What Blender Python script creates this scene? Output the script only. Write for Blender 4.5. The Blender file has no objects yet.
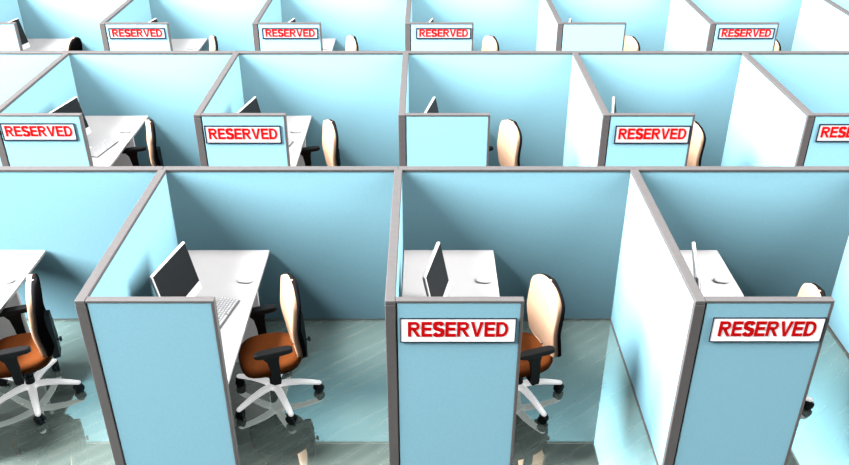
import bpy, bmesh, math, random
from mathutils import Vector, Matrix
random.seed(3)
C = bpy.context.scene.collection
PI = math.pi

# ------------------------------------------------------------------ layout
P = 2.0            # cubicle pitch in x
PER = 3.196        # row pitch in y
X0 = -0.222        # x of the centre column's side partition
H = 1.567          # partition height
T = 0.069          # partition thickness
YB = 1.962         # front face of a back panel, from the row's front
PW = 0.865         # right end of an end panel, from the side partition's centre
DESK_Z = 0.774

# ------------------------------------------------------------------ materials
def new_mat(name):
    m = bpy.data.materials.new(name); m.use_nodes = True
    nt = m.node_tree
    return m, nt, nt.nodes['Principled BSDF'], nt.nodes['Material Output']

def plain(name, col, rough=0.5, metal=0.0, spec=0.3, noise=0.04, scale=30.0):
    m, nt, b, o = new_mat(name)
    b.inputs['Roughness'].default_value = rough
    b.inputs['Metallic'].default_value = metal
    b.inputs['Specular IOR Level'].default_value = spec
    tc = nt.nodes.new('ShaderNodeTexCoord')
    n = nt.nodes.new('ShaderNodeTexNoise'); n.inputs['Scale'].default_value = scale
    n.inputs['Detail'].default_value = 3
    nt.links.new(tc.outputs['Object'], n.inputs['Vector'])
    r = nt.nodes.new('ShaderNodeValToRGB')
    r.color_ramp.elements[0].position = 0.3; r.color_ramp.elements[1].position = 0.7
    r.color_ramp.elements[0].color = tuple(max(0, c*(1-noise)) for c in col) + (1,)
    r.color_ramp.elements[1].color = tuple(min(1, c*(1+noise)) for c in col) + (1,)
    nt.links.new(n.outputs['Fac'], r.inputs['Fac'])
    nt.links.new(r.outputs['Color'], b.inputs['Base Color'])
    return m

M = {}
M['fabric'] = plain('partition_fabric', (0.232, 0.465, 0.56), 0.95, spec=0.05, noise=0.03, scale=60)
M['rail'] = plain('rail_grey', (0.075, 0.070, 0.070), 0.55, spec=0.3, noise=0.06, scale=25)
M['post'] = plain('post_grey', (0.075, 0.067, 0.067), 0.6, spec=0.25, noise=0.06, scale=25)
M['base'] = plain('base_strip', (0.14, 0.19, 0.19), 0.7, spec=0.1)
M['desk'] = plain('desk_white', (0.47, 0.46, 0.46), 0.45, spec=0.2, noise=0.015, scale=8)
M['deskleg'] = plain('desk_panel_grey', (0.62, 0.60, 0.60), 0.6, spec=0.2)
M['white'] = plain('white_plastic', (0.66, 0.66, 0.66), 0.35, spec=0.4, noise=0.01)
M['screen'] = plain('screen_black', (0.007, 0.007, 0.0075), 0.6, spec=0.1, noise=0.02)
M['mouse'] = plain('mouse_white', (0.62, 0.62, 0.62), 0.4, spec=0.3, noise=0.01)
M['key'] = plain('key_grey', (0.62, 0.62, 0.63), 0.5)
M['keygap'] = plain('keyboard_tray', (0.22, 0.22, 0.22), 0.6)
M['wheel'] = plain('mouse_wheel', (0.5, 0.5, 0.5), 0.6)
M['shell'] = plain('shell_black', (0.008, 0.008, 0.009), 0.95, spec=0.0, noise=0.1)
M['keyedge'] = plain('keyboard_edge', (0.10, 0.10, 0.10), 0.5)
M['black'] = plain('black_plastic', (0.006, 0.006, 0.0065), 0.6, spec=0.12, noise=0.1)
M['seat'] = plain('seat_brown', (0.23, 0.060, 0.013), 0.8, spec=0.1, noise=0.07, scale=40)
M['cream'] = plain('cream_leather', (0.54, 0.335, 0.22), 0.75, spec=0.2, noise=0.02, scale=12)
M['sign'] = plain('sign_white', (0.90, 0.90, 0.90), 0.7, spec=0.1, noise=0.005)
M['sign1'] = plain('sign_white_light_cut_mid', (0.42, 0.42, 0.42), 0.8, spec=0.05, noise=0.005)  # same white board, darkened to offset the stronger light on the middle row
M['sign2'] = plain('sign_white_light_cut_back', (0.28, 0.28, 0.28), 0.8, spec=0.05, noise=0.005)  # same white board, darkened further against the light on the back row
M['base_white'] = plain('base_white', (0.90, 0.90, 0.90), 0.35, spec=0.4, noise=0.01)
for k_, c_ in (('sign', 0.30), ('base_white', 0.50), ('sign1', 0.25), ('sign2', 0.20), ('deskleg', 0.10)):  # emission stands in for light reaching signs, chair bases and desk panels
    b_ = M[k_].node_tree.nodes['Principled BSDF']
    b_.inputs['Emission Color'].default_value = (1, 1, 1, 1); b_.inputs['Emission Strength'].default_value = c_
M['signframe'] = plain('sign_border', (0.012, 0.02, 0.035), 0.7, spec=0.1)
M['red'] = plain('sign_red', (0.50, 0.002, 0.003), 0.7, spec=0.05, noise=0.02)

def floor_mat():
    m, nt, b, o = new_mat('polished_floor')
    tc = nt.nodes.new('ShaderNodeTexCoord')
    mp = nt.nodes.new('ShaderNodeMapping'); mp.inputs['Rotation'].default_value = (0, 0, math.radians(STRIPE))
    nt.links.new(tc.outputs['Object'], mp.inputs['Vector'])
    w = nt.nodes.new('ShaderNodeTexWave'); w.wave_type = 'BANDS'; w.bands_direction = 'X'
    w.inputs['Scale'].default_value = 2.6; w.inputs['Distortion'].default_value = 0.4
    w.inputs['Detail'].default_value = 2; w.inputs['Detail Scale'].default_value = 1.0
    nt.links.new(mp.outputs['Vector'], w.inputs['Vector'])
    mp2 = nt.nodes.new('ShaderNodeMapping'); mp2.inputs['Scale'].default_value = (9, 0.9, 1)
    nt.links.new(mp.outputs['Vector'], mp2.inputs['Vector'])
    n = nt.nodes.new('ShaderNodeTexNoise'); n.inputs['Scale'].default_value = 1.3; n.inputs['Detail'].default_value = 4
    nt.links.new(mp2.outputs['Vector'], n.inputs['Vector'])
    mx = nt.nodes.new('ShaderNodeMix'); mx.data_type = 'FLOAT'; mx.inputs['Factor'].default_value = 0.5
    nt.links.new(w.outputs['Fac'], mx.inputs['A']); nt.links.new(n.outputs['Fac'], mx.inputs['B'])
    r = nt.nodes.new('ShaderNodeValToRGB')
    r.color_ramp.elements[0].position = 0.25; r.color_ramp.elements[1].position = 0.75
    r.color_ramp.elements[0].color = (0.150, 0.202, 0.184, 1)
    r.color_ramp.elements[1].color = (0.182, 0.238, 0.216, 1)
    nt.links.new(mx.outputs['Result'], r.inputs['Fac'])
    nt.links.new(r.outputs['Color'], b.inputs['Base Color'])
    b.inputs['Roughness'].default_value = 0.9; b.inputs['Specular IOR Level'].default_value = 0.0
    g = nt.nodes.new('ShaderNodeBsdfGlossy'); g.inputs['Roughness'].default_value = 0.0
    g.inputs['Color'].default_value = (0.9, 1.0, 0.95, 1)
    ms = nt.nodes.new('ShaderNodeMixShader'); ms.inputs['Fac'].default_value = 0.40
    nt.links.new(b.outputs['BSDF'], ms.inputs[1]); nt.links.new(g.outputs['BSDF'], ms.inputs[2])
    nt.links.new(ms.outputs['Shader'], o.inputs['Surface'])
    return m
STRIPE = 50.0
M['floor'] = floor_mat()

# ------------------------------------------------------------------ mesh helpers
def obj(name, bm, mat, parent=None, smooth=False):
    bmesh.ops.recalc_face_normals(bm, faces=bm.faces)
    me = bpy.data.meshes.new(name)
    bm.to_mesh(me); bm.free()
    me.materials.append(mat)
    if smooth:
        for p in me.polygons: p.use_smooth = True
    o = bpy.data.objects.new(name, me); C.objects.link(o)
    if parent: o.parent = parent
    return o

def box(bm, x0, x1, y0, y1, z0, z1, bev=0.0, seg=2):
    r = bmesh.ops.create_cube(bm, size=1.0)
    vs = r['verts']
    for v in vs:
        v.co = Vector(((x0+x1)/2 + v.co.x*(x1-x0), (y0+y1)/2 + v.co.y*(y1-y0), (z0+z1)/2 + v.co.z*(z1-z0)))
    if bev > 0:
        es = list({e for v in vs for e in v.link_edges})
        bmesh.ops.bevel(bm, geom=es, offset=bev, segments=seg, profile=0.5, affect='EDGES')
    return bm

def box_bm(*a, **k):
    return box(bmesh.new(), *a, **k)

def loft(bm, rings, cap=True):
    """rings: lists of Vectors of one length, closed around"""
    rs = [[bm.verts.new(p) for p in r] for r in rings]
    n = len(rs[0])
    for a, b in zip(rs, rs[1:]):
        for i in range(n):
            j = (i+1) % n
            bm.faces.new((a[i], a[j], b[j], b[i]))
    if cap:
        bm.faces.new(rs[0][::-1]); bm.faces.new(rs[-1])
    return bm

def tube(bm, pts, radii, n=12, squash=1.0):
    """round tube through pts; squash flattens it in z"""
    rings = []
    for i, p in enumerate(pts):
        a = Vector(pts[max(0, i-1)]); b = Vector(pts[min(len(pts)-1, i+1)])
        d = (b-a).normalized()
        up = Vector((0, 0, 1)) if abs(d.z) < 0.9 else Vector((0, 1, 0))
        s = d.cross(up).normalized(); u = s.cross(d).normalized()
        rings.append([Vector(p) + s*math.cos(2*PI*k/n)*radii[i] + u*math.sin(2*PI*k/n)*radii[i]*squash for k in range(n)])
    return loft(bm, rings)

def lathe(bm, prof, n=24, axis='z', at=(0, 0, 0)):
    rings = []
    for r, h in prof:
        ring = []
        for k in range(n):
            c, s = math.cos(2*PI*k/n)*r, math.sin(2*PI*k/n)*r
            v = {'z': (c, s, h), 'x': (h, c, s), 'y': (s, h, c)}[axis]
            ring.append(Vector(v) + Vector(at))
        rings.append(ring)
    return loft(bm, rings)

def sup(k, n, a, b, e):
    t = 2*PI*k/n
    c, s = math.cos(t), math.sin(t)
    return (a*math.copysign(abs(c)**(2/e), c), b*math.copysign(abs(s)**(2/e), s))

# ------------------------------------------------------------------ things
def thing(name, label, cat, group, loc=(0, 0, 0), rz=0.0):
    o = bpy.data.objects.new(name, None); C.objects.link(o)
    o.empty_display_size = 0.1
    o.location = loc; o.rotation_euler = (0, 0, rz)
    o['label'] = label; o['category'] = cat
    if group: o['group'] = group
    return o

def dup(root, label, loc):
    r = root.copy(); C.objects.link(r); r.location = loc
    r['label'] = label
    for ch in list(root.children):
        c = ch.copy(); C.objects.link(c); c.parent = r
        for g in list(ch.children):
            d = g.copy(); C.objects.link(d); d.parent = c
    return r

FR = 0.021     # visible frame width round a panel's fabric
IN = 0.004     # fabric inset

def make_side(label, loc):
    """runs along +y; origin at the front end's centre on the floor"""
    t = thing('side_partition', label, 'partition', 'side partitions between the cubicles', loc)
    obj('fabric_panel', box_bm(-T/2+IN, T/2-IN, 0.036, YB-0.012, 0.022, H-0.024, 0.004, 1), M['fabric'], t)
    b = box_bm(-T/2, T/2, 0.0, YB-0.002, H-0.03, H, 0.006, 2)
    obj('top_rail', b, M['rail'], t)
    b = box_bm(-T/2, T/2, 0.0, 0.04, 0.0, H-0.031, 0.004, 2)
    obj('end_post', b, M['post'], t)
    b = box_bm(-T/2+0.003, T/2-0.003, 0.041, YB-0.003, 0.0, 0.022, 0.003, 1)
    obj('base_rail', b, M['post'], t)
    b = box_bm(-T/2+0.004, T/2-0.004, YB-0.014, YB-0.002, 0.022, H-0.031, 0.002, 1)
    obj('wall_strip', b, M['post'], t)
    return t

def make_back(label, loc):
    """runs along x from one side partition's axis to the next; origin at the left end of its front face"""
    t = thing('back_partition', label, 'partition', 'long back partitions of the cubicle rows', loc)
    obj('fabric_panel', box_bm(0.006, P-0.006, IN, T-IN, 0.016, H-0.02, 0.003, 1), M['fabric'], t)
    obj('top_rail', box_bm(0.0005, P-0.0005, 0.0, T, H-0.028, H, 0.006, 2), M['rail'], t)
    obj('base_rail', box_bm(0.0005, P-0.0005, 0.002, T-0.002, 0.0, 0.016, 0.003, 1), M['base'], t)
    return t

def make_front(label, loc):
    """end panel across the desk; origin on the side partition's axis"""
    t = thing('front_panel', label, 'partition', 'short front panels screening the desks', loc)
    x0, x1, d = T/2+0.001, PW, 0.055
    obj('fabric_panel', box_bm(x0+0.010, x1-FR+0.002, IN, d-IN, 0.045, H-FR+0.002, 0.003, 1), M['fabric'], t)
    b = bmesh.new()
    box(b, x0, x1, 0.002, d, H-FR, H-0.001, 0.004, 2)
    obj('top_rail', b, M['rail'], t)
    obj('end_post', box_bm(x1-FR, x1, 0.002, d, 0.0, H-FR-0.001, 0.004, 2), M['post'], t)
    obj('inset_shade_strip', box_bm(x0, x0+0.012, 0.006, d-0.004, 0.0, H-FR-0.001, 0.002, 1), M['black'], t)  # black strip stands in for the shade where the fabric is inset
    obj('base_rail', box_bm(x0+0.012, x1-FR-0.001, 0.003, d-0.003, 0.0, 0.045, 0.003, 1), M['post'], t)
    return t

# ---- desk
def make_desk(label, loc):
    t = thing('desk', label, 'desk', 'white desks in the cubicles', loc)
    x0, x1 = T/2+0.003, 0.837
    obj('worktop', box_bm(x0, x1, 0.060, YB-0.004, DESK_Z-0.028, DESK_Z, 0.004, 2), M['desk'], t)
    for y in (0.10, 1.335):
        obj('panel_leg', box_bm(x0+0.02, x1-0.004, y, y+0.028, 0.0, DESK_Z-0.0285, 0.003, 1), M['deskleg'], t)
    obj('apron', box_bm(x0+0.02, x0+0.04, 0.13, 1.334, 0.30, DESK_Z-0.0285, 0.003, 1), M['deskleg'], t)
    return t

# ---- monitor: faces local +x, leaning back
def make_monitor(label, loc, rz):
    t = thing('computer_monitor', label, 'computer monitor', 'white monitors on the desks', loc, rz)
    lean = math.radians(12)
    R = Matrix.Translation((0.0, 0, 0.10)) @ Matrix.Rotation(-lean, 4, 'Y')
    w, h, th = 0.530, 0.440, 0.030
    b = box_bm(-th/2, th/2, -w/2, w/2, 0.0, h, 0.012, 3)
    bmesh.ops.transform(b, matrix=R, verts=b.verts)
    cs = obj('casing', b, M['white'], t)
    b = box_bm(th/2-0.001, th/2+0.0025, -w/2+0.010, w/2-0.010, 0.080, h-0.010, 0.002, 1)
    bmesh.ops.transform(b, matrix=R, verts=b.verts)
    obj('screen', b, M['screen'], t)
    # L shaped metal foot: flat plate, bent neck up the back
    b = bmesh.new()
    prof = [(0.10, 0.0), (0.10, 0.008), (-0.085, 0.010), (-0.075, 0.05), (-0.045, 0.24), (-0.053, 0.243), (-0.086, 0.05), (-0.100, 0.0)]
    rings = [[Vector((x, y, z)) for x, z in prof] for y in (-0.10, 0.10)]
    loft(b, rings)
    obj('stand', b, M['white'], t)
    b = box_bm(-0.058, -0.028, -0.05, 0.05, 0.19, 0.25, 0.006, 2)
    obj('hinge', b, M['white'], t)
    return t

# ---- keyboard: long side along local y, typist on +x
def make_keyboard(label, loc, rz):
    t = thing('keyboard', label, 'keyboard', 'keyboards on the desks', loc, rz)
    L, D = 0.44, 0.155
    b = bmesh.new()
    prof = [(-D/2, 0.0), (D/2, 0.0), (D/2, 0.007), (-D/2, 0.017)]
    loft(b, [[Vector((x, y, z)) for x, z in prof] for y in (-L/2, L/2)])
    obj('tray', b, M['keygap'], t)
    b = bmesh.new()
    nr, nc = 6, 17
    for r in range(nr):
        for c in range(nc):
            if r == nr-1 and 4 <= c <= 8: continue
            xc = -D/2+0.014 + r*(D-0.028)/(nr-1); yc = -L/2+0.017 + c*(L-0.034)/(nc-1)
            z = 0.017 - (xc+D/2)/D*0.010
            box(b, xc-0.0092, xc+0.0092, yc-0.0098, yc+0.0098, z-0.001, z+0.006, 0.002, 1)
    xc = D/2-0.014
    box(b, xc-0.0092, xc+0.0092, -0.115, 0.0, 0.007, 0.0135, 0.002, 1)
    obj('key_block', b, M['key'], t)
    obj('front_lip', box_bm(D/2+0.0005, D/2+0.012, -L/2, L/2, 0.0, 0.007, 0.001, 1), M['keyedge'], t)
    return t

def make_mouse(label, loc, rz):
    t = thing('computer_mouse', label, 'computer mouse', 'white mice on the desks', loc, rz)
    b = bmesh.new()
    rings = []
    for k, (z, s) in enumerate([(0.0, 0.86), (0.004, 0.97), (0.011, 1.0), (0.019, 0.93), (0.026, 0.72), (0.030, 0.40), (0.031, 0.08)]):
        rings.append([Vector((x*s, y*s, z)) for x, y in (sup(i, 28, 0.066, 0.040, 2.6) for i in range(28))])
    loft(b, rings)
    obj('shell', b, M['mouse'], t, True)
    obj('scroll_wheel', lathe(bmesh.new(), [(0.002, -0.003), (0.0055, -0.003), (0.0055, 0.003), (0.002, 0.003)], 12, 'y', (-0.036, 0, 0.0255)), M['wheel'], t)
    return t

# ---- swivel chair: faces local -x
def make_chair(label, loc, rz):
    t = thing('office_chair', label, 'office chair', 'brown and cream swivel chairs', loc, rz)
    n = 40
    # seat cushion, with a waterfall front
    b = bmesh.new(); rings = []
    for z, s in [(0.405, 0.90), (0.412, 0.965), (0.435, 1.0), (0.465, 0.985), (0.485, 0.92), (0.494, 0.78), (0.497, 0.5), (0.495, 0.1)]:
        ring = []
        for k in range(n):
            x, y = sup(k, n, 0.245, 0.250, 3.2)
            x, y = x*s, y*s
            dz = -0.030*max(0.0, (-x-0.10)/0.145)**2 - 0.010*(1-abs(y)/0.25)*max(0, (z-0.47)/0.03)
            ring.append(Vector((x-0.01, y*(1-0.10*max(0, x)/0.25), z+dz)))
        rings.append(ring)
    loft(b, rings); obj('seat', b, M['seat'], t, True)
    b = bmesh.new(); rings = []
    for z, s in [(0.372, 0.55), (0.380, 0.80), (0.404, 0.93)]:
        rings.append([Vector((x*s-0.01, y*s, z - 0.018*max(0.0, (-x-0.10)/0.145)**2)) for x, y in (sup(k, n, 0.245, 0.250, 3.0) for k in range(n))])
    loft(b, rings); obj('seat_pan', b, M['black'], t, True)
    # backrest: z0..z1, front profile with a lumbar bulge, sides wrapped forward
    Z0, Z1 = 0.495, 1.10
    def halfw(u): # half width up the back
        w = 0.222 + 0.010*math.sin(PI*u)
        if u > 0.74: w *= max(0.0, 1-((u-0.74)/0.26)**2.3)**0.46
        if u < 0.07: w *= max(0.0, 1-((0.07-u)/0.07)**3)**0.25
        return max(w, 0.012)
    def front(u):
        return 0.222 - 0.026*math.exp(-((u-0.42)/0.26)**2) - 0.012*u + 0.018*max(0, u-0.75)
    def sheet(offs, infl, rim, shrink):
        bm = bmesh.new(); nu, nv = 30, 14
        def pt(i, j, side):
            u = 0.5-0.5*math.cos(PI*i/nu); v = math.sin(PI/2*(-1+2*j/nv))
            w = halfw(u)*shrink
            wrap = -0.020*abs(v)**2.2
            edge = max(0.0, 1-abs(v)**4)**0.5 * max(0.0, 1-abs(2*u-1)**9)**0.5
            return Vector((front(u) + offs + wrap - side*(rim + (infl-rim)*edge), v*w, Z0+(Z1-Z0)*u))
        F = [[bm.verts.new(pt(i, j, 1)) for j in range(nv+1)] for i in range(nu+1)]
        B = [[bm.verts.new(pt(i, j, -1)) for j in range(nv+1)] for i in range(nu+1)]
        for i in range(nu):
            for j in range(nv):
                bm.faces.new((F[i][j], F[i][j+1], F[i+1][j+1], F[i+1][j]))
                bm.faces.new((B[i][j], B[i+1][j], B[i+1][j+1], B[i][j+1]))
            for j in (0, nv):
                bm.faces.new((F[i][j], F[i+1][j], B[i+1][j], B[i][j]))
        for j in range(nv):
            for i in (0, nu):
                bm.faces.new((F[i][j], F[i][j+1], B[i][j+1], B[i][j]))
        return bm
    obj('backrest', sheet(-0.004, 0.032, 0.016, 1.0), M['cream'], t, True)
    obj('back_shell', sheet(0.028, 0.016, 0.011, 1.03), M['shell'], t, True)
    # spine and bracket carrying the back
    b = bmesh.new()
    tube(b, [(0.02, 0, 0.388), (0.15, 0, 0.382), (0.255, 0, 0.40)], [0.028, 0.030, 0.030], 10)
    prof = [(0.385, 0.232, 0.075), (0.40, 0.228, 0.085), (0.52, 0.232, 0.085), (0.65, 0.228, 0.075), (0.78, 0.226, 0.05)]
    loft(b, [[Vector((xc+dx, sy*w, z)) for dx, sy in ((0, -1), (0.050, -0.85), (0.050, 0.85), (0, 1))] for z, xc, w in prof])
    sp = obj('back_bracket', b, M['black'], t)
    b = bmesh.new()
    tube(b, [(0.275, -0.03, 0.535), (0.305, -0.03, 0.535)], [0.007, 0.007], 10)
    lathe(b, [(0.010, 0.300), (0.020, 0.302), (0.022, 0.310), (0.018, 0.318), (0.008, 0.320)], 14, 'x', (0, -0.03, 0.535))
    obj('adjusting_knob', b, M['black'], sp)
    # armrests with T posts
    for s in (-1, 1):
        b = bmesh.new()
        yc = s*0.295
        rings = []
        for z, k in [(0.655, 0.92), (0.662, 1.0), (0.688, 1.0), (0.696, 0.90)]:
            rings.append([Vector((x*k-0.020, yc+y*k, z)) for x, y in (sup(i, 28, 0.148, 0.036, 4) for i in range(28))])
        loft(b, rings)
        arm = obj('armrest', b, M['black'], t)
        b = bmesh.new()
        prof = [(0.654, -0.045, 0.070, 0.013), (0.60, -0.030, 0.045, 0.013), (0.50, -0.020, 0.036, 0.013), (0.40, -0.015, 0.034, 0.013), (0.370, -0.015, 0.028, 0.012)]
        loft(b, [[Vector((xc+sx*wx, yc+sy*wy, z)) for sx, sy in ((-1, -1), (1, -1), (1, 1), (-1, 1))] for z, xc, wx, wy in prof])
        box(b, -0.045, 0.015, min(s*0.12, yc+s*0.010), max(s*0.12, yc+s*0.010), 0.366, 0.386, 0.004, 1)
        obj('arm_post', b, M['black'], arm)
    # gas column and five star base
    b = lathe(bmesh.new(), [(0.045, 0.371), (0.045, 0.345), (0.030, 0.335), (0.030, 0.23), (0.038, 0.225), (0.038, 0.155)], 18)
    obj('gas_column', b, M['black'], t)
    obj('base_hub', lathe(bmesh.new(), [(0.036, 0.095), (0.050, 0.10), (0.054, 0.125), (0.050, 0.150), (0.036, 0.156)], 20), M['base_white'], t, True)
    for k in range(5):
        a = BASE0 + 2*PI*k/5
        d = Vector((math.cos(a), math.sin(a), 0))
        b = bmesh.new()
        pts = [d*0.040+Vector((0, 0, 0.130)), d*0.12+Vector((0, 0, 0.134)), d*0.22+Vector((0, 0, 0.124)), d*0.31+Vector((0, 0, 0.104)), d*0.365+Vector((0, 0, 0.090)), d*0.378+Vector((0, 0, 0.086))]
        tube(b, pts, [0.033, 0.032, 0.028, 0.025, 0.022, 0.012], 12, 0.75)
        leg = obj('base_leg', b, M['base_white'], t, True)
        b = bmesh.new()
        c = d*0.355
        ax = Vector((-d.y, d.x, 0)); ca = math.cos(0.6); sa = math.sin(0.6)
        ax = Vector((ax.x*ca-ax.y*sa, ax.x*sa+ax.y*ca, 0)); fw = Vector((-ax.y, ax.x, 0))
        for off in (-0.017, 0.017):
            rings = []
            for h, r in ((-0.014, 0.026), (-0.011, 0.039), (0.011, 0.039), (0.014, 0.026)):
                rings.append([c + ax*(off+h) + fw*math.cos(2*PI*i/18)*r + Vector((0, 0, 0.0392+math.sin(2*PI*i/18)*r)) for i in range(18)])
            loft(b, rings)
        tube(b, [c+Vector((0, 0, 0.036)), c+Vector((0, 0, 0.082))], [0.014, 0.014], 10)
        obj('caster', b, M['black'], leg)
    return t
CHAIR_RZ = math.radians(20)
BASE0 = math.radians(11) - CHAIR_RZ

# ---- sign
def strip(bm, left, right, d):
    """flat stroke between two point lists, given a little depth (faces -y)"""
    vs = [[(bm.verts.new((p[0], 0, p[1])), bm.verts.new((p[0], -d, p[1]))) for p in side] for side in (left, right)]
    L, R = vs
    for i in range(len(left)-1):
        bm.faces.new((L[i][1], R[i][1], R[i+1][1], L[i+1][1]))
        bm.faces.new((L[i][0], L[i+1][0], R[i+1][0], R[i][0]))
        bm.faces.new((L[i][0], L[i][1], L[i+1][1], L[i+1][0]))
        bm.faces.new((R[i][0], R[i+1][0], R[i+1][1], R[i][1]))
    for i in (0, -1):
        bm.faces.new((L[i][0], R[i][0], R[i][1], L[i][1]))

def arc(cx, cy, rx, ry, a0, a1, n=12):
    return [(cx+rx*math.cos(math.radians(a0+(a1-a0)*i/n)), cy+ry*math.sin(math.radians(a0+(a1-a0)*i/n))) for i in range(n+1)]

def letter(ch):
    """strokes of a heavy sans capital, height 1: list of (left, right) point lists, and its width"""
    t = 0.265; h = 0.205
    def bar(x0, x1, y0, y1): return ([(x0, y0), (x0, y1)], [(x1, y0), (x1, y1)])
    if ch == 'E':
        return [bar(0, t, 0, 1), bar(t, .82, 1-h, 1), bar(t, .77, .415, .415+h), bar(t, .84, 0, h)], .84
    if ch == 'R':
        bowl = ([(t, 1)] + arc(.58, .715, .34, .285, 90, -90) + [(t, .43)], [(t, 1-h)] + arc(.58, .715, .10, .10, 90, -90) + [(t, .43+h)])
        leg = ([(.36, .44), (.70, 0)], [(.62, .47), (1.0, 0)])
        return [bar(0, t, 0, 1), bowl, leg], .98
    if ch == 'D':
        bowl = ([(t, 1)] + arc(.43, .5, .51, .5, 90, -90, 18) + [(t, 0)], [(t, 1-h)] + arc(.43, .5, .265, .315, 90, -90, 18) + [(t, h)])
        return [bar(0, t, 0, 1), bowl], .94
    if ch == 'V':
        return [([(0, 1), (.365, 0)], [(.27, 1), (.50, .24)]), ([(.365, 0), (.365, 0)], [(.50, .24), (.635, 0)]), ([(.50, .24), (.73, 1)], [(.635, 0), (1.0, 1)])], 1.0
    if ch == 'S':
        mid = arc(.43, .715, .31, .20, 12, 180, 14) + arc(.43, .715, .31, .20, 180, 262, 6)[1:] + arc(.43, .285, .33, .20, 82, 0, 6) + arc(.43, .285, .33, .20, 0, -170, 14)[1:]
        L, R = [], []
        for i, p in enumerate(mid):
            q, r = mid[max(0, i-1)], mid[min(len(mid)-1, i+1)]
            dx, dy = r[0]-q[0], r[1]-q[1]; n = math.hypot(dx, dy) or 1
            wx = 0.5*(0.20*abs(dx)/n + 0.255*abs(dy)/n)
            L.append((p[0]-dy/n*wx, p[1]+dx/n*wx)); R.append((p[0]+dy/n*wx, p[1]-dx/n*wx))
        return [(L, R)], .88

def text_mesh(body, w, h, depth):
    bm = bmesh.new(); x = 0.0
    for ch in body:
        strokes, wd = letter(ch)
        for l, r in strokes:
            strip(bm, [(p[0]+x, p[1]) for p in l], [(p[0]+x, p[1]) for p in r], depth)
        x += wd + 0.07
    x -= 0.07
    for v in bm.verts:
        v.co = Vector(((v.co.x/x-0.5)*w, v.co.y, (v.co.z-0.5)*h))
    return bm

def make_sign(label, loc, w, h, mat, bw, kw, kh):
    """origin at the sign's centre on the panel's face"""
    t = thing('reserved_sign', label, 'sign', 'RESERVED signs on the front panels', loc)
    obj('board', box_bm(-w/2+bw*0.6, w/2-bw*0.6, -0.004, 0, -h/2+bw*0.6, h/2-bw*0.6), M[mat], t)
    b = bmesh.new()
    for a in ((-w/2, w/2, h/2-bw, h/2), (-w/2, w/2, -h/2, -h/2+bw), (-w/2, -w/2+bw, -h/2+bw, h/2-bw), (w/2-bw, w/2, -h/2+bw, h/2-bw)):
        box(b, a[0], a[1], -0.006, 0, a[2], a[3])
    obj('border', b, M['signframe'], t)
    o = obj('lettering', text_mesh('RESERVED', w*kw, h*kh, 0.002), M['red'], t)
    o.location = (0, -0.0045, h*0.05)
    return t

# ------------------------------------------------------------------ the setting: floor
b = bmesh.new()
box(b, -11, 11, -5.5, 9.2, -0.12, 0.0)
fl = obj('floor', b, M['floor']); fl['kind'] = 'structure'

# ------------------------------------------------------------------ place everything
CUB = {
    (0, -2): 'front-row cubicle cut off at the left edge',
    (0, -1): 'front-row cubicle with the blank front panel',
    (0, 0): 'front-row cubicle with the upright RESERVED sign',
    (0, 1): 'front-row cubicle with the slanted RESERVED sign',
    (0, 2): 'front-row cubicle cut off at the right edge',
    (1, -3): 'middle-row cubicle cut off at the left edge',
    (1, -2): 'middle-row cubicle with the leftmost RESERVED sign',
    (1, -1): 'middle-row cubicle with the second RESERVED sign from left',
    (1, 0): 'middle-row cubicle with the blank front panel',
    (1, 1): 'middle-row cubicle with the third RESERVED sign from left',
    (1, 2): 'middle-row cubicle with the RESERVED sign cut off at right',
    (2, -4): 'back-row cubicle in the top left corner',
    (2, -3): 'back-row cubicle cut off at the left edge',
    (2, -2): 'back-row cubicle with the leftmost RESERVED sign',
    (2, -1): 'back-row cubicle with the second RESERVED sign from left',
    (2, 0): 'back-row cubicle with the third RESERVED sign from left',
    (2, 1): 'back-row cubicle with the whole blank front panel',
    (2, 2): 'back-row cubicle with the rightmost RESERVED sign',
    (2, 3): 'back-row cubicle cut off at the right edge',
}
BACKS = [(0, c) for c in range(-2, 3)] + [(1, c) for c in range(-3, 3)] + [(2, c) for c in range(-4, 4)]
SIDES = [(0, c) for c in range(-1, 3)] + [(1, c) for c in range(-2, 3)] + [(2, c) for c in range(-3, 4)]
FRONTS = [(0, -1), (0, 0), (0, 1)] + [(1, c) for c in range(-2, 3)] + [(2, c) for c in range(-3, 3)]
DESKS = [(0, c) for c in range(-2, 2)] + [(1, c) for c in range(-2, 2)] + [(2, c) for c in range(-3, 3)]
# sign: left and right edges from the partition's axis, bottom and top heights
SIGNS = {
    (0, 0): (0.061, 0.823, 1.218, 1.413), (0, 1): (0.103, 0.840, 1.222, 1.418),
    (1, -2): (0.055, 0.788, 1.275, 1.460), (1, -1): (0.055, 0.808, 1.243, 1.435), (1, 1): (0.100, 0.842, 1.243, 1.435), (1, 2): (0.096, 0.840, 1.262, 1.452),
    (2, -2): (0.072, 0.818, 1.337, 1.483), (2, -1): (0.088, 0.825, 1.337, 1.483), (2, 0): (0.110, 0.838, 1.337, 1.483), (2, 2): (0.085, 0.822, 1.337, 1.483),
}
SIGN_LABEL = {
    (0, 0): 'white RESERVED sign, upright red letters, on the middle front-row panel',
    (0, 1): 'white RESERVED sign with slanting red letters on the right front-row panel',
    (1, -2): 'white RESERVED sign at the left edge of the middle row',
    (1, -1): 'white RESERVED sign second from left in the middle row',
    (1, 1): 'white RESERVED sign on the middle-row panel right of the blank one',
    (1, 2): 'white RESERVED sign cut off by the right edge, middle row',
    (2, -2): 'small RESERVED sign on the leftmost marked panel of the back row',
    (2, -1): 'small RESERVED sign second from left in the back row',
    (2, 0): 'small RESERVED sign third from left in the back row',
    (2, 2): 'small RESERVED sign at far right in the back row',
}
def org(rc, dx=0.0, dy=0.0, z=0.0):
    r, c = rc
    return (X0 + c*P + dx, r*PER + dy, z)

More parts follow.
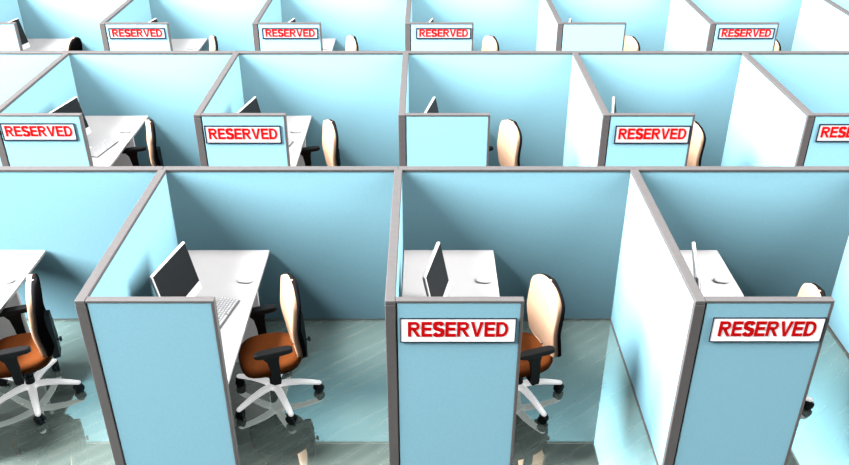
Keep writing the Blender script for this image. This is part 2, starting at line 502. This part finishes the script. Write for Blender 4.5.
def spread(keys, make, text, dx=0.0, dy=0.0, z=0.0, **kw):
    first = None
    for k in keys:
        lab = text % CUB[k]
        if first is None: first = make(lab, org(k, dx, dy, z), **kw)
        else: dup(first, lab, org(k, dx, dy, z))

spread(BACKS, make_back, 'blue back partition of the %s', 0, YB, 0)
spread(SIDES, make_side, 'blue side partition at left of the %s')
FLAB = 'blue front panel of the %s'
spread(FRONTS, make_front, FLAB)
spread(DESKS, make_desk, 'white desk in the %s')
MRZ = math.radians(-12.5)
spread(DESKS, make_monitor, 'white-framed monitor in the %s', 0.362, 0.930, DESK_Z, rz=MRZ)
spread(DESKS, make_keyboard, 'pale keyboard in the %s', 0.598, 0.960, DESK_Z, rz=math.radians(-12))
spread(DESKS, make_mouse, 'white mouse on the desk in the %s', 0.715, 1.445, DESK_Z, rz=math.radians(-6))
spread(DESKS, make_chair, 'brown and cream swivel chair in the %s', 0.992, 0.890, 0.0, rz=CHAIR_RZ)
for o in C.objects:     # two chairs are turned away from the others
    if o.get('category') == 'office chair':
        if o['label'].endswith(CUB[(0, 1)]):
            o.rotation_euler.z = math.radians(-6); o.location.y -= 0.05
        elif o['label'].endswith(CUB[(2, -3)]):
            o.rotation_euler.z = 0.0
for k, (xa, xb, za, zb) in SIGNS.items():
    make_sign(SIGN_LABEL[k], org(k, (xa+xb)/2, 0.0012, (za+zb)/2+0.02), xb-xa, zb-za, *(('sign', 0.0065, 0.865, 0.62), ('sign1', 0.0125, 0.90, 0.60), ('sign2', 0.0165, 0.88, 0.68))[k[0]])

# ------------------------------------------------------------------ camera
cam = bpy.data.cameras.new('camera'); co = bpy.data.objects.new('camera', cam); C.objects.link(co)
cam.sensor_width = 36.0; cam.lens = 36.0*835.5/849.0
co.location = (0, -4.444, 4.620)
co.rotation_euler = (math.radians(90-29.8), 0, 0)
bpy.context.scene.camera = co

# ------------------------------------------------------------------ light
def sun(name, d, e, ang, col=(1, 1, 1)):
    l = bpy.data.lights.new(name, 'SUN'); l.energy = e; l.angle = math.radians(ang); l.color = col
    o = bpy.data.objects.new(name, l); C.objects.link(o)
    o.rotation_euler = Vector(d).to_track_quat('-Z', 'Y').to_euler(); return o
def area(name, loc, aim, e, sx, sy, col=(1, 1, 1)):
    l = bpy.data.lights.new(name, 'AREA'); l.shape = 'RECTANGLE'; l.size = sx; l.size_y = sy; l.energy = e; l.color = col
    o = bpy.data.objects.new(name, l); C.objects.link(o)
    o.location = loc; o.rotation_euler = (Vector(aim)-Vector(loc)).to_track_quat('-Z', 'Y').to_euler(); return o

area('left_lamps', (-21, -0.6, 14.0), (0, 4.6, 0.8), 66000, 14, 18)
area('right_lamps', (19, -0.4, 13.0), (0, 4.6, 0.8), 17500, 11, 18)
area('rear_row_fill', (0, 2.3, 7.0), (0, 9.0, 0.6), 620, 15, 1.2)  # unseen fill added to brighten the middle and back rows
sun('overhead_fill', (0.02, 0.10, -1.0), 0.9, 30)  # added overhead fill to lift desktops, floor and chairs

w = bpy.data.worlds.new('world'); bpy.context.scene.world = w; w.use_nodes = True
nt = w.node_tree; bg = nt.nodes['Background']
tc = nt.nodes.new('ShaderNodeTexCoord')
dt = nt.nodes.new('ShaderNodeVectorMath'); dt.operation = 'DOT_PRODUCT'
dt.inputs[1].default_value = Vector((-0.08, -0.32, 0.94)).normalized()
nt.links.new(tc.outputs['Generated'], dt.inputs[0])
rp = nt.nodes.new('ShaderNodeValToRGB')
rp.color_ramp.elements[0].position = 0.48; rp.color_ramp.elements[0].color = (0.03, 0.04, 0.045, 1)
rp.color_ramp.elements[1].position = 0.85; rp.color_ramp.elements[1].color = (0.95, 0.98, 1.0, 1)
nt.links.new(dt.outputs['Value'], rp.inputs['Fac'])
nt.links.new(rp.outputs['Color'], bg.inputs['Color'])
bg.inputs['Strength'].default_value = 0.40

sc = bpy.context.scene
sc.view_settings.view_transform = 'Standard'
sc.view_settings.look = 'None'
sc.view_settings.exposure = 0.0
sc.cycles.diffuse_bounces = 0
